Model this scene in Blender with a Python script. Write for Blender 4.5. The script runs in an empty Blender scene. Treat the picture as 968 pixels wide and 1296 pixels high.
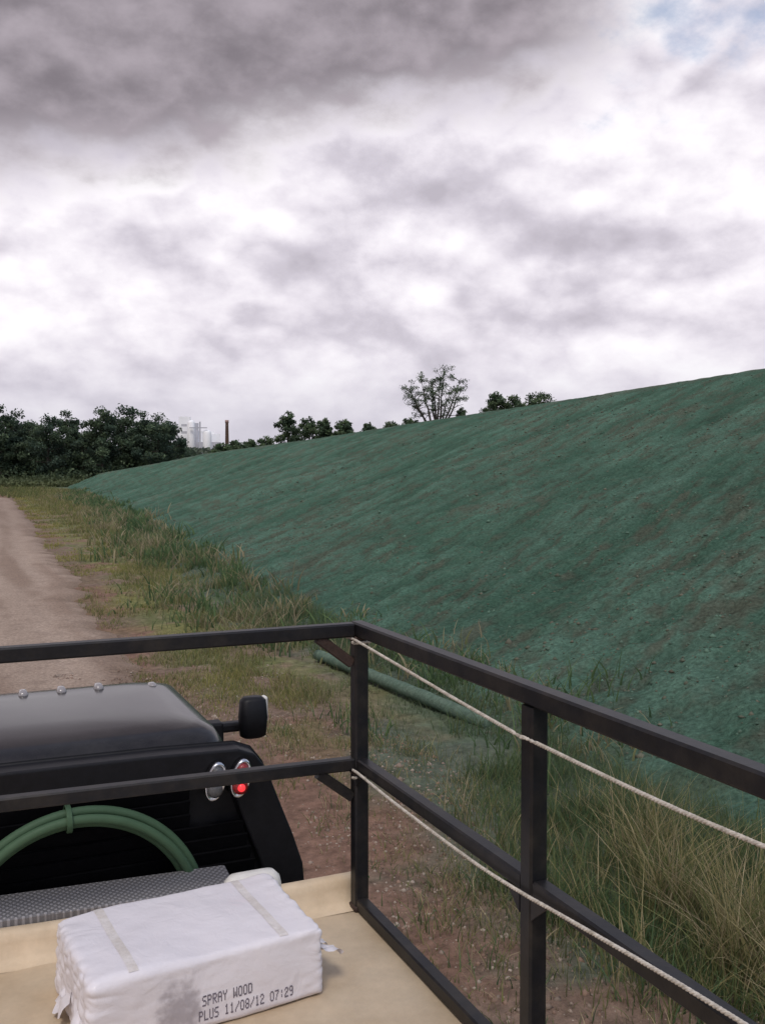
import bpy, bmesh, math, random
import numpy as np
from mathutils import Vector, Matrix
random.seed(4); rng=np.random.default_rng(7)
sc=bpy.context.scene
sc.view_settings.view_transform='Standard'; sc.view_settings.look='None'
sc.view_settings.exposure=0
CH=3.05
# ---------------------------------------------------------------- helpers
def link(o,parent=None):
    sc.collection.objects.link(o)
    if parent is not None: o.parent=parent
    return o
def tag(o,label,cat,group=None,kind=None):
    o["label"]=label; o["category"]=cat
    if group:o["group"]=group
    if kind:o["kind"]=kind
    return o
def empty(name,loc,label,cat,group=None):
    e=bpy.data.objects.new(name,None); e.location=loc; e.empty_display_size=.2
    link(e); tag(e,label,cat,group); bpy.context.view_layer.update(); return e
def child(o,parent):
    o.parent=parent; o.matrix_parent_inverse=Matrix.Translation(-Vector(parent.location)); return o
def mesh_obj(name,verts,faces,mat,smooth=False,parent=None):
    me=bpy.data.meshes.new(name); me.from_pydata([tuple(v) for v in verts],[],faces); me.update()
    if mat: me.materials.append(mat)
    if smooth: me.polygons.foreach_set('use_smooth',[True]*len(me.polygons))
    o=bpy.data.objects.new(name,me); link(o)
    if parent: child(o,parent)
    return o
def mesh_np(name,V,Fc,mat,tint=None,smooth=False):
    V=np.asarray(V,dtype=np.float32); Fc=np.asarray(Fc,dtype=np.int32); n=Fc.shape[1]
    me=bpy.data.meshes.new(name); me.vertices.add(len(V)); me.vertices.foreach_set('co',V.ravel())
    me.loops.add(Fc.size); me.loops.foreach_set('vertex_index',Fc.ravel())
    me.polygons.add(len(Fc)); me.polygons.foreach_set('loop_start',np.arange(len(Fc),dtype=np.int32)*n)
    me.polygons.foreach_set('loop_total',np.full(len(Fc),n,dtype=np.int32))
    if smooth: me.polygons.foreach_set('use_smooth',np.ones(len(Fc),dtype=bool))
    if tint is not None:
        a=me.color_attributes.new('tint','FLOAT_COLOR','POINT')
        c=np.ones((len(V),4),dtype=np.float32); c[:,:3]=tint; a.data.foreach_set('color',c.ravel())
    me.update(calc_edges=True); me.validate()
    if mat: me.materials.append(mat)
    return me
def obj(name,me,parent=None):
    o=bpy.data.objects.new(name,me); link(o)
    if parent: child(o,parent)
    return o
def _h(ix,iy,s):
    n=(ix*374761393+iy*668265263+s*1442695041)&0xFFFFFFFF
    n=((n^(n>>13))*1274126177)&0xFFFFFFFF
    return ((n^(n>>16))&0xFFFF)/65535.0
def vn(x,y,s=0):
    x=np.asarray(x,float);y=np.asarray(y,float)
    x,y=np.broadcast_arrays(x,y)
    ix=np.floor(x).astype(np.int64);iy=np.floor(y).astype(np.int64)
    fx=x-ix;fy=y-iy;fx=fx*fx*(3-2*fx);fy=fy*fy*(3-2*fy)
    a=_h(ix,iy,s);b=_h(ix+1,iy,s);c=_h(ix,iy+1,s);d=_h(ix+1,iy+1,s)
    return (a*(1-fx)+b*fx)*(1-fy)+(c*(1-fx)+d*fx)*fy
def fbm(x,y,s=0,o=4):
    r=0;a=.5;t=0
    for i in range(o):
        r=r+a*vn(np.asarray(x)*2**i+i*17.3,np.asarray(y)*2**i-i*9.1,s+i);t+=a;a*=.5
    return r/t
def sstep(a,b,x):
    t=np.clip((np.asarray(x,float)-a)/(b-a),0,1);return t*t*(3-2*t)
# ---------------------------------------------------------------- materials
def mat(name,col=(.5,.5,.5),rough=.6,metal=0,bump=0,bscale=20,var=0,vscale=5,coat=0,tint=False,col2=None,spec=.5,bdist=.01,emit=None,estr=0,trans=0,r0=.42,r1=.62,c2max=1,cscale=None):
    m=bpy.data.materials.new(name); m.use_nodes=True; nt=m.node_tree; N=nt.nodes; L=nt.links
    b=N['Principled BSDF']; b.inputs['Roughness'].default_value=rough; b.inputs['Metallic'].default_value=metal
    b.inputs['Coat Weight'].default_value=coat; b.inputs['Specular IOR Level'].default_value=spec
    tc=N.new('ShaderNodeTexCoord')
    if tint:
        a=N.new('ShaderNodeAttribute');a.attribute_name='tint';src=a.outputs['Color']
    else:
        r=N.new('ShaderNodeRGB');r.outputs[0].default_value=(*col,1);src=r.outputs[0]
    if col2 is not None:
        n=N.new('ShaderNodeTexNoise');n.inputs['Scale'].default_value=cscale or vscale;n.inputs['Detail'].default_value=7;n.inputs['Roughness'].default_value=.7
        L.new(tc.outputs['Object'],n.inputs['Vector'])
        cr=N.new('ShaderNodeMapRange');cr.inputs['From Min'].default_value=r0;cr.inputs['From Max'].default_value=r1;cr.inputs['To Max'].default_value=c2max
        L.new(n.outputs['Fac'],cr.inputs['Value'])
        mx=N.new('ShaderNodeMix');mx.data_type='RGBA';L.new(cr.outputs[0],mx.inputs['Factor'])
        L.new(src,mx.inputs['A']);mx.inputs['B'].default_value=(*col2,1);src=mx.outputs['Result']
    if var:
        n=N.new('ShaderNodeTexNoise');n.inputs['Scale'].default_value=vscale*3.1;n.inputs['Detail'].default_value=6;n.inputs['Roughness'].default_value=.7
        L.new(tc.outputs['Object'],n.inputs['Vector'])
        mr=N.new('ShaderNodeMapRange');mr.inputs['From Min'].default_value=.3;mr.inputs['From Max'].default_value=.7
        mr.inputs['To Min'].default_value=1-var;mr.inputs['To Max'].default_value=1+var
        L.new(n.outputs['Fac'],mr.inputs['Value'])
        mx=N.new('ShaderNodeVectorMath');mx.operation='SCALE';L.new(src,mx.inputs[0]);L.new(mr.outputs['Result'],mx.inputs['Scale']);src=mx.outputs['Vector']
    L.new(src,b.inputs['Base Color'])
    if bump:
        n=N.new('ShaderNodeTexNoise');n.inputs['Scale'].default_value=bscale;n.inputs['Detail'].default_value=6;n.inputs['Roughness'].default_value=.7
        L.new(tc.outputs['Object'],n.inputs['Vector'])
        bp=N.new('ShaderNodeBump');bp.inputs['Strength'].default_value=bump;bp.inputs['Distance'].default_value=bdist
        L.new(n.outputs['Fac'],bp.inputs['Height']);L.new(bp.outputs['Normal'],b.inputs['Normal'])
    if emit: b.inputs['Emission Color'].default_value=(*emit,1);b.inputs['Emission Strength'].default_value=estr
    if trans:
        t=N.new('ShaderNodeBsdfTranslucent');L.new(src,t.inputs['Color'])
        mxs=N.new('ShaderNodeMixShader');mxs.inputs[0].default_value=trans
        out=N['Material Output'];L.new(b.outputs[0],mxs.inputs[1]);L.new(t.outputs[0],mxs.inputs[2]);L.new(mxs.outputs[0],out.inputs['Surface'])
    return m
M_rail=mat('black_tube_paint',(.009,.009,.011),.42,0,.25,60,.3,8,col2=(.022,.019,.017),bdist=.002,spec=.3)
M_rust=mat('rusty_weld',(.04,.022,.016),.7,0,.4,60,.4,20)
M_tank=mat('beige_poly',(.66,.53,.375),.6,0,.25,30,.10,3,col2=(.57,.44,.295),bdist=.003,spec=.3)
M_black=mat('black_truck_paint',(.012,.010,.011),.22,0,.05,30,.3,4,coat=.1,bdist=.002,col2=(.02,.018,.018),spec=.35)
M_matt=mat('black_powder_coat',(.008,.008,.010),.5,0,.2,150,.3,10,bdist=.002,spec=.25)
M_louv=mat('louvre_black',(.005,.005,.006),.85,0,.2,150,.3,10,bdist=.002,spec=.04)
M_glass=mat('dark_window_glass',(.01,.012,.014),.06,0)
M_rubber=mat('tyre_rubber',(.02,.02,.02),.8,0,.3,60)
M_chrome=mat('chrome',(.7,.7,.72),.18,1)
M_lamp=mat('smoked_lamp_cover',(.28,.26,.26),.2,0,.1,50,coat=.4)
M_greyl=mat('grey_lens',(.10,.10,.10),.2,0,.3,150,coat=.5)
M_red=mat('red_lens',(.30,.012,.012),.2,0,.3,150,coat=.5)
M_redlit=mat('lit_red_lens',(.6,.02,.02),.2,0,emit=(1,.05,.06),estr=1.0)
M_hose=mat('green_hose_rubber',(.060,.112,.062),.6,0,0,80,.10,6,spec=.25)
M_rope=mat('braided_rope',(.58,.54,.48),.85,0,.4,300,.3,30,col2=(.40,.36,.30),bdist=.002)
M_tape=mat('tan_packing_tape',(.70,.66,.64),.4,0,.3,60,.10,20,bdist=.002,col2=(.62,.57,.53))
M_ink=mat('grey_ink',(.15,.13,.16),.7,0,0,1,.6,60)
M_jug=mat('off_white_plastic',(.70,.68,.64),.35,0,.1,30,.08,5,bdist=.002)
M_leaf=mat('leaf',tint=True,rough=.6,spec=.25,trans=.35)
M_bark=mat('bark',(.06,.05,.04),.9,0,.5,12,.4,6)
M_grass=mat('grass',tint=True,rough=.7,spec=.2,trans=.5)
M_ground=mat('verge_soil',tint=True,rough=.95,bump=.9,bscale=9,var=.45,vscale=2.2,bdist=.06,spec=.1)
M_mulch=mat('green_hydromulch',tint=True,rough=1,bump=1,bscale=10,var=.45,vscale=5.0,bdist=.10,spec=0,col2=(.090,.100,.073),r0=.51,r1=.66,c2max=.5,cscale=3.2)
M_clod=mat('clod',tint=True,rough=.95,spec=.1)
M_road=mat('gravel_road',tint=True,rough=.92,bump=.9,bscale=20,var=.38,vscale=6,bdist=.05,spec=.15,col2=(.23,.17,.135),r0=.5,r1=.68,c2max=.5,cscale=2.2)
M_wattle=mat('green_wattle',(.10,.15,.115),.95,0,.8,30,.30,5,col2=(.125,.175,.135),bdist=.02,spec=.05)
M_white=mat('white_cladding',(.94,.94,.95),.6,0,0,1,.04,.1)
M_grey=mat('grey_cladding',(.50,.50,.54),.6,0,0,1,.1,.1)
M_brick=mat('chimney_brick',(.34,.22,.20),.8,0,0,1,.15,.3)
def plate_mat():
    m=bpy.data.materials.new('diamond_plate');m.use_nodes=True;N=m.node_tree.nodes;L=m.node_tree.links;b=N['Principled BSDF']
    b.inputs['Metallic'].default_value=.3;b.inputs['Roughness'].default_value=.5
    tc=N.new('ShaderNodeTexCoord')
    mp=N.new('ShaderNodeMapping');mp.inputs['Rotation'].default_value=(0,0,math.radians(45))
    L.new(tc.outputs['Object'],mp.inputs['Vector'])
    ck=N.new('ShaderNodeTexVoronoi');ck.voronoi_dimensions='2D';ck.inputs['Scale'].default_value=64;ck.inputs['Randomness'].default_value=0
    L.new(mp.outputs[0],ck.inputs['Vector'])
    cr=N.new('ShaderNodeValToRGB');cr.color_ramp.elements[0].position=.24;cr.color_ramp.elements[0].color=(1,1,1,1);cr.color_ramp.elements[1].position=.42;cr.color_ramp.elements[1].color=(0,0,0,1)
    L.new(ck.outputs['Distance'],cr.inputs[0])
    bp=N.new('ShaderNodeBump');bp.inputs['Distance'].default_value=.002;bp.inputs['Strength'].default_value=.8
    L.new(cr.outputs[0],bp.inputs['Height']);L.new(bp.outputs[0],b.inputs['Normal'])
    mx=N.new('ShaderNodeMix');mx.data_type='RGBA';mx.inputs['A'].default_value=(.17,.165,.17,1);mx.inputs['B'].default_value=(.32,.31,.32,1)
    L.new(cr.outputs[0],mx.inputs['Factor']);L.new(mx.outputs['Result'],b.inputs['Base Color'])
    return m
M_plate=plate_mat()
# ---------------------------------------------------------------- geometry helpers
def frame(t):
    t=t.normalized(); up=Vector((0,0,1))
    if abs(t.z)>.9: up=Vector((0,1,0))
    s=t.cross(up).normalized(); u=s.cross(t).normalized(); return s,u
def bar(name,p0,p1,w,h,mt,parent=None,ch=.12):
    p0=Vector(p0);p1=Vector(p1);s,u=frame(p1-p0);c=min(w,h)*ch
    prof=[(-w/2+c,-h/2),(w/2-c,-h/2),(w/2,-h/2+c),(w/2,h/2-c),(w/2-c,h/2),(-w/2+c,h/2),(-w/2,h/2-c),(-w/2,-h/2+c)]
    V=[p+s*a+u*b for p in(p0,p1) for a,b in prof];n=8
    F=[(i,(i+1)%n,n+(i+1)%n,n+i) for i in range(n)]+[tuple(range(n))[::-1],tuple(range(n,2*n))]
    return mesh_obj(name,V,F,mt,False,parent)
def tube_geo(pts,rad,n=8):
    V=[];F=[];pts=[Vector(p) for p in pts];m=len(pts)
    ps=None
    for i,p in enumerate(pts):
        t=(pts[min(i+1,m-1)]-pts[max(i-1,0)]).normalized()
        if ps is None: s,u=frame(t)
        else:
            s=(ps-t*ps.dot(t)).normalized();u=s.cross(t)
        ps=s
        r=rad[i] if hasattr(rad,'__len__') else rad
        for k in range(n):
            a=2*math.pi*k/n;V.append(p+s*math.cos(a)*r+u*math.sin(a)*r)
    for i in range(m-1):
        for k in range(n):
            F.append((i*n+k,i*n+(k+1)%n,(i+1)*n+(k+1)%n,(i+1)*n+k))
    F.append(tuple(range(n))[::-1]);F.append(tuple(range((m-1)*n,m*n)))
    return V,F
def merge(parts):
    V=[];F=[]
    for v,f in parts:
        o=len(V);V+=list(v);F+=[tuple(i+o for i in q) for q in f]
    return V,F
def box_geo(c,s,rot=None):
    c=Vector(c);V=[]
    for x in(-.5,.5):
        for y in(-.5,.5):
            for z in(-.5,.5):
                v=Vector((x*s[0],y*s[1],z*s[2]))
                if rot is not None:v=rot@v
                V.append(c+v)
    return V,[(0,1,3,2),(4,6,7,5),(0,4,5,1),(2,3,7,6),(0,2,6,4),(1,5,7,3)]
def bevel(o,w=.01,seg=2):
    m=o.modifiers.new('bevel','BEVEL');m.width=w;m.segments=seg;m.limit_method='ANGLE';return o
def rrect(x0,x1,y0,y1,r,z,n=5):
    P=[]
    for cx,cy,a0 in((x1-r,y1-r,0),(x0+r,y1-r,90),(x0+r,y0+r,180),(x1-r,y0+r,270)):
        for k in range(n+1):
            a=math.radians(a0+90*k/n);P.append((cx+r*math.cos(a),cy+r*math.sin(a),z))
    return P
def loft(rings,cap=True):
    n=len(rings[0]);V=[p for r in rings for p in r];F=[]
    for i in range(len(rings)-1):
        for k in range(n):F.append((i*n+k,i*n+(k+1)%n,(i+1)*n+(k+1)%n,(i+1)*n+k))
    if cap:F.append(tuple(range(n))[::-1]);F.append(tuple(range((len(rings)-1)*n,len(rings)*n)))
    return V,F
# ---------------------------------------------------------------- world
w=bpy.data.worlds.new("World");sc.world=w;w.use_nodes=True;nt=w.node_tree;N=nt.nodes;L=nt.links;N.clear()
w.cycles.sampling_method='MANUAL';w.cycles.sample_map_resolution=512
def nd(t,**k):
    n=N.new(t)
    for a,b in k.items():setattr(n,a,b)
    return n
def val(x,i,s):
    if isinstance(s,(int,float)):x.inputs[i].default_value=s
    else:L.new(s,x.inputs[i])
def mth(op,a,b=0,c=0,clamp=False):
    n=nd('ShaderNodeMath',operation=op);n.use_clamp=clamp;val(n,0,a);val(n,1,b);val(n,2,c);return n.outputs[0]
def mr(v,a,b,c=0,d=1,sm=True):
    n=nd('ShaderNodeMapRange');n.interpolation_type='SMOOTHSTEP' if sm else 'LINEAR'
    val(n,0,v);val(n,1,a);val(n,2,b);val(n,3,c);val(n,4,d);return n.outputs[0]
tc=nd('ShaderNodeTexCoord');sep=nd('ShaderNodeSeparateXYZ');L.new(tc.outputs['Generated'],sep.inputs[0])
X,Y,Z=sep.outputs
zp=mth('MAXIMUM',Z,0)
den=mth('ADD',zp,.36)
px=mth('DIVIDE',X,den);py=mth('DIVIDE',Y,den)
cmb=nd('ShaderNodeCombineXYZ');L.new(px,cmb.inputs[0]);L.new(py,cmb.inputs[1])
def noise(scale,detail,rough,dist=0,off=(0,0,0),vec=None,sc3=(1,1,1),out='Fac'):
    n=nd('ShaderNodeTexNoise');n.inputs['Scale'].default_value=scale;n.inputs['Detail'].default_value=detail;n.inputs['Roughness'].default_value=rough;n.inputs['Distortion'].default_value=dist
    mp=nd('ShaderNodeMapping');mp.inputs['Location'].default_value=off;mp.inputs['Scale'].default_value=sc3;L.new(vec or cmb.outputs[0],mp.inputs[0]);L.new(mp.outputs[0],n.inputs['Vector']);return n.outputs[out]
G=tc.outputs['Generated']
nA=noise(1.5,4,.45,.0,(3.1,2.2,.9))
nB=noise(3.6,8,.56,.0,(7.7,5.4,2.3))
def fold(off):
    a=noise(4.2,1,.4,0,(1.3,.4,2.0+off),G,(1,1,2.0))
    b=noise(10,2,.45,0,(4.3,1.4,.5+off),G,(1,1,1.7))
    c=noise(24,6,.6,0,(2.3,5.4,1.5+off),G,(1,1,1.5))
    f=lambda q:mth('ABSOLUTE',mth('MULTIPLY_ADD',q,2,-1))
    return mth('SUBTRACT',1,mth('ADD',mth('MULTIPLY',f(a),.9),mth('ADD',mth('MULTIPLY',f(b),.48),mth('MULTIPLY',c,.45)))),a
b1,a1=fold(0);b2,a2=fold(.038)
emb=mth('MULTIPLY',mth('SUBTRACT',b1,b2),1.35)
s_=mth('SUBTRACT',mth('MULTIPLY',X,.9116),mth('MULTIPLY',Y,.411))
cov=mth('ADD',mth('MULTIPLY',nA,.35),mth('ADD',mth('MULTIPLY',nB,.40),mth('MULTIPLY',a1,.25)))
br=mth('ADD',mr(cov,.26,.62,0,1,False),mth('ADD',emb,mth('MULTIPLY',mth('SUBTRACT',.45,b1),.22)),clamp=True)
edge=mth('ADD',.345,mth('MULTIPLY',s_,.17))
dm=mth('ADD',mth('SUBTRACT',Z,edge),mth('ADD',mth('MULTIPLY',mth('SUBTRACT',nA,.5),.07),mth('ADD',mth('MULTIPLY',mth('SUBTRACT',nB,.5),.16),mth('MULTIPLY',emb,.06))))
dark=mr(dm,-.030,.035)
dark=mth('MULTIPLY',dark,mr(s_,.28,.12))
dark=mth('MULTIPLY',dark,mr(Z,.80,.62))
cr=nd('ShaderNodeValToRGB');e=cr.color_ramp.elements
e[0].position=0;e[0].color=(.48,.445,.505,1);e[1].position=1;e[1].color=(1.0,.975,1.0,1)
x=e.new(.30);x.color=(.61,.57,.64,1);x=e.new(.58);x.color=(.79,.745,.81,1);x=e.new(.82);x.color=(.93,.89,.935,1)
L.new(br,cr.inputs[0])
mx=nd('ShaderNodeMix',data_type='RGBA');L.new(dark,mx.inputs['Factor']);L.new(cr.outputs[0],mx.inputs['A'])
dk=nd('ShaderNodeMix',data_type='RGBA');L.new(mr(mth('ADD',nB,mth('MULTIPLY',emb,.6)),.25,.78),dk.inputs['Factor']);dk.inputs['A'].default_value=(.21,.186,.21,1);dk.inputs['B'].default_value=(.41,.365,.405,1)
L.new(dk.outputs['Result'],mx.inputs['B'])
hz=nd('ShaderNodeMix',data_type='RGBA');L.new(mr(Z,.17,-.02,0,.90),hz.inputs['Factor']);L.new(mx.outputs['Result'],hz.inputs['A']);hz.inputs['B'].default_value=(.53,.515,.59,1)
bgc=nd('ShaderNodeBackground');L.new(hz.outputs['Result'],bgc.inputs[0]);bgc.inputs[1].default_value=1.1
sky=nd('ShaderNodeTexSky',sky_type='NISHITA');sky.sun_disc=False
SE,SA=math.radians(58),math.radians(215)
sky.sun_elevation=SE;sky.sun_rotation=SA
bgs=nd('ShaderNodeBackground');L.new(sky.outputs[0],bgs.inputs[0]);bgs.inputs[1].default_value=.15
gap=mr(mth('ADD',mth('ADD',mth('MULTIPLY',s_,.62),mth('MULTIPLY',Z,1.1)),mth('MULTIPLY',mth('SUBTRACT',nB,.5),.5)),.560,.63,0,.70)
ms=nd('ShaderNodeMixShader');L.new(gap,ms.inputs[0]);L.new(bgc.outputs[0],ms.inputs[1]);L.new(bgs.outputs[0],ms.inputs[2])
out=nd('ShaderNodeOutputWorld');L.new(ms.outputs[0],out.inputs[0])
sd=bpy.data.lights.new('sun','SUN');sd.energy=1.5;sd.angle=math.radians(16);sd.color=(1,.93,.85)
so=bpy.data.objects.new('sun',sd);link(so)
dv=Vector((math.sin(SA)*math.cos(SE),math.cos(SA)*math.cos(SE),math.sin(SE)))
so.rotation_euler=dv.to_track_quat('Z','Y').to_euler();so.location=(-30,-30,60)
# ---------------------------------------------------------------- camera
cd=bpy.data.cameras.new('camera');cd.sensor_fit='VERTICAL';cd.sensor_height=24;cd.lens=1222/1296*24;cd.clip_end=6000;cd.clip_start=.05
cam=bpy.data.objects.new('camera',cd);link(cam);cam.location=(0,0,CH)
cam.rotation_euler=(math.radians(90-2.39),0,math.radians(-24.27));sc.camera=cam
# ---------------------------------------------------------------- terrain
def redge(y): return 2.2+.0425*y+.5*(fbm(np.asarray(y)*.35,0*np.asarray(y)+3.3,11,3)-.5)*2
TY=np.array([-40,28,43.6,60.4,84,123,141,174,197]);TR=np.array([27,26.4,26,25.5,24,20,16,10,6.]);TH=np.array([7.4,7.2,6.95,6.75,6.25,5.5,4.4,2.9,.5])
def toe0(y): return 4.7+.75*sstep(20,14,y)-.45*sstep(9.5,6,y)
def gz(x,y):
    x=np.asarray(x,float);y=np.asarray(y,float)
    d=x-redge(y)
    o=x-.085*y
    onv=sstep(.0,.8,d)
    toe=sstep(1.6,.2,np.abs(o-4.2))
    b=(fbm(x*.9,y*.9,21,4)-.5)*.16+(fbm(x*3.1,y*3.1,22,3)-.5)*.06
    z=onv*(b-.06*toe)
    return z*sstep(220,120,y)-.03*(1-onv)
def hz_(x,y):
    o=x-.085*y;R=np.interp(y,TY,TR);H=np.interp(y,TY,TH);o0=toe0(y)
    t=(o-o0)/(R-o0)
    soft=.035
    a=soft*np.logaddexp(0,t/soft)
    prof=1-.035*np.logaddexp(0,(1-a)/.035)*1.0
    prof=np.where(t<-1,t*.1,prof)
    z=H*prof
    m=sstep(-.04,.10,t)
    top=1-.6*sstep(.8,1.0,t)
    q=y-.35*o
    ril=(fbm(q*1.3+fbm(x*.5,y*.5,38,2)*1.5,o*.3,31,4)-.5)*.42+(fbm(q*3.4+fbm(o*.4,q*.3,39,2)*2,o*1.0,32,3)-.5)*.16
    cl=(fbm(x*3.6,y*3.6,33,5)-.5)*.21
    lump=(fbm(x*.18,y*.18,34,2)-.5)*.5*sstep(0,.25,t)*sstep(1.0,.7,t)
    z=z+m*(ril*.28+cl)*top+lump+(1-m)*cl*.4
    z=z-.11*(1-m)-.3*sstep(o0-.5,o0-1.3,o)
    z=z-.004*np.maximum(o-R,0)
    return z,t,ril,cl
def axis(segs):
    r=[]
    for a,b,st in segs: r+=list(np.arange(a,b,st))
    r.append(segs[-1][1]);return np.array(r)
def grid(xs,ys):
    A,B=np.meshgrid(xs,ys);return A,B
def gfaces(ny,nx):
    i=np.arange(ny-1)[:,None]*nx+np.arange(nx-1)[None,:]
    i=i.ravel();return np.stack([i,i+1,i+nx+1,i+nx],1)
def mixc(a,b,t): t=np.asarray(t)[...,None];return np.asarray(a)*(1-t)+np.asarray(b)*t
xs=axis([(-2600,-200,300),(-200,-30,17),(-30,-4,2),(-4,1.5,.5),(1.5,8.5,.1),(8.5,18,.3),(18,60,3),(60,300,30),(300,2600,230)])
ys=axis([(-300,-20,40),(-20,2,1),(2,16,.1),(16,40,.22),(40,80,.6),(80,240,3),(240,600,40),(600,3000,300)])
dirt=np.array([.205,.145,.11]);straw=np.array([.27,.23,.14]);gr=np.array([.14,.15,.065]);yg=np.array([.24,.225,.085]);mul=np.array([.085,.130,.096]);redd=np.array([.215,.130,.095])
def gcol(A,B):
    d=A-redge(B);o=A-.085*B
    n1=fbm(A*.5,B*.5,41,4);n2=fbm(A*1.7,B*1.7,42,4)
    C=mixc(gr,straw,sstep(.4,.65,n2)*.7)
    C=mixc(C,yg,sstep(.45,.6,n1)*.6*sstep(2.5,.6,d)*sstep(7,12,B))
    near=sstep(15,8,B+ (n1-.5)*6)*sstep(3.4,1.7,d+(n2-.5)*1.5)
    C=mixc(C,mixc(dirt,redd,sstep(.4,.6,n1)),np.clip(near+sstep(.53,.63,n2)*.8+sstep(.9,.1,d)*.8,0,1))
    sh=toe0(B)-4.7-.8*sstep(14,9,B)
    sp=sstep(3.2,4.4,o-sh*.9+(n1-.5)*2.4+(n2-.5)*2.2)*(1-sstep(40,60,o))
    return mixc(C,mul,sp*.8)
A,B=grid(xs,ys);Zg=gz(A,B)
C=gcol(A,B)
ground=obj('ground',mesh_np('ground',np.stack([A,B,Zg],-1).reshape(-1,3),gfaces(*A.shape),M_ground,C.reshape(-1,3),True))
tag(ground,'reddish brown soil verge with thin grass beside gravel road','ground',kind='structure')
ts=axis([(0,.14,.02),(.14,.86,.02),(.86,1.0,.02)]);yr=axis([(-40,2,2),(2,40,.2),(40,120,1),(120,420,6)])
T,B=grid(ts,yr)
bend=-np.maximum(B-105,0)**2*.0035
wv=.5*(fbm(B*1.3,T*0+1.0,55,3)-.5)
xl=-3.9+.0425*B;xr=redge(B)+wv
A=xl+(xr-xl)*T+bend
ed=np.minimum(T,1-T)
rut=np.exp(-((T-.30)/.05)**2)+np.exp(-((T-.60)/.05)**2)+.8*np.exp(-((T-.80)/.04)**2)
Zr=-.05+.10*sstep(0,.12,ed)-.02*rut*sstep(0,.1,ed)+(fbm(A*1.2,B*.6,52,3)-.5)*.04
C=mixc(np.array([.29,.21,.16]),np.array([.40,.305,.24]),sstep(.36,.64,fbm(A*2.2,B*.16,53,5)))
C=mixc(C,np.array([.48,.375,.30]),rut*.6)
C=mixc(C,np.array([.23,.165,.12]),sstep(.14,.0,ed+(fbm(A*2,B*2,54,3)-.5)*.14))
C=mixc(C,np.array([.25,.185,.145]),sstep(25,70,B)*.5)
road=obj('road',mesh_np('road',np.stack([A,B,Zr],-1).reshape(-1,3),gfaces(*A.shape),M_road,C.reshape(-1,3),True))
tag(road,'unpaved tan gravel service road with worn wheel tracks','road',kind='structure')
os_=axis([(3.0,9,.085),(9,16,.14),(16,30,.26),(30,90,4)]);yh=axis([(-14,2,.8),(2,22,.085),(22,45,.18),(45,100,.55),(100,206,1.5)])
O,B=grid(os_,yh);A=O+.085*B
Zh,t,ril,cl=hz_(A,B)
Zh=np.where(B>197,Zh-(B-197)*.1,Zh)
c1=np.array([.070,.138,.098]);c2=np.array([.104,.186,.138]);soil=np.array([.135,.130,.098]);dk_=np.array([.052,.082,.060])
m1=fbm(A*.45,B*.45,61,5);m2=fbm(A*3.2,B*3.2,62,4);m3=fbm((B-.35*O)*1.8,O*.30,63,4);m4=fbm((B-.5*O)*5.5,O*.9,64,4);m5=fbm(A*.16,B*.16,65,3)
C=mixc(c1,c2,sstep(.36,.66,m3*.55+m1*.45))
C=mixc(C,dk_,sstep(.50,.65,m2*.45+m4*.55)*.6)
C=mixc(C,soil,sstep(.51,.63,m1*.25+m2*.30+m4*.35+m5*.1)*.5)
C=mixc(C,soil*1.0,sstep(.88,1.0,t+(m1-.5)*.3)*.35)
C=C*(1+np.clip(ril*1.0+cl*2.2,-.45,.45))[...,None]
o0=toe0(B)
C=mixc(C,gcol(A,B),sstep(.6,-.15,O-o0+(m2-.5)*1.6+(m1-.5)*1.0)*sstep(60,15,B)*.9)
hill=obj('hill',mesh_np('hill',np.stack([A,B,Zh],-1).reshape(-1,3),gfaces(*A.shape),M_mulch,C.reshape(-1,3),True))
tag(hill,'long embankment slope sprayed with green hydroseeding mulch','hill',kind='structure')
def hgt(x,y):
    x=np.asarray(x,float);y=np.asarray(y,float)
    return np.maximum(hz_(x,y)[0],gz(x,y))
# ---------------------------------------------------------------- stuff : blades
def blades(name,P,h,w_,lean,col,segs=2,label='',cat='grass'):
    n=len(P);az=rng.uniform(0,2*np.pi,n);la=rng.uniform(0,2*np.pi,n)
    side=np.stack([np.cos(az),np.sin(az),0*az],1)
    ld=np.stack([np.cos(la),np.sin(la),0*la],1)
    vs=[];cs=[]
    for k in range(segs+1):
        f=k/segs
        c=P+ld*(lean*f**1.8)[:,None];c[:,2]+=h*(f-.25*f*f*np.clip(lean/h,0,1.5))
        ww=(w_*.5*(1-f)**.6)[:,None]
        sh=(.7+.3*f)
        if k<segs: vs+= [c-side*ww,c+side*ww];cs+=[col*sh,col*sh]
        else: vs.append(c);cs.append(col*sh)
    m=len(vs);V=np.stack(vs,1).reshape(-1,3);Cc=np.stack(cs,1).reshape(-1,3)
    tr=[]
    for k in range(segs-1): a=2*k;tr+=[(a,a+1,a+3),(a,a+3,a+2)]
    a=2*(segs-1);tr.append((a,a+1,a+2))
    tr=np.array(tr);F=(np.arange(n)[:,None,None]*m+tr[None]).reshape(-1,3)
    ob=obj(name,mesh_np(name,V,F,M_grass,Cc));tag(ob,label,cat,kind='stuff');return ob
def pick(cols,n,sc_=.25):
    c=np.array(cols)[rng.integers(0,len(cols),n)];return c*rng.uniform(1-sc_,1+sc_,(n,1))
def wclear(x,y):
    lx=5.55+(14.9-y)*.059
    return sstep(8.6,9.6,y)*sstep(15.8,15.0,y)*sstep(-1.4,-.6,x-lx)*sstep(.4,.15,x-lx)
n=150000
y=np.exp(rng.uniform(np.log(3.5),np.log(170),n));r0=redge(y);toe=4.7+.085*y
x=r0-.25+(toe-r0+.9)*rng.uniform(0,1,n)
q=fbm(x*.8,y*.8,71,4);q2=fbm(x*1.7,y*1.7,42,4);dd=x-r0
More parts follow.
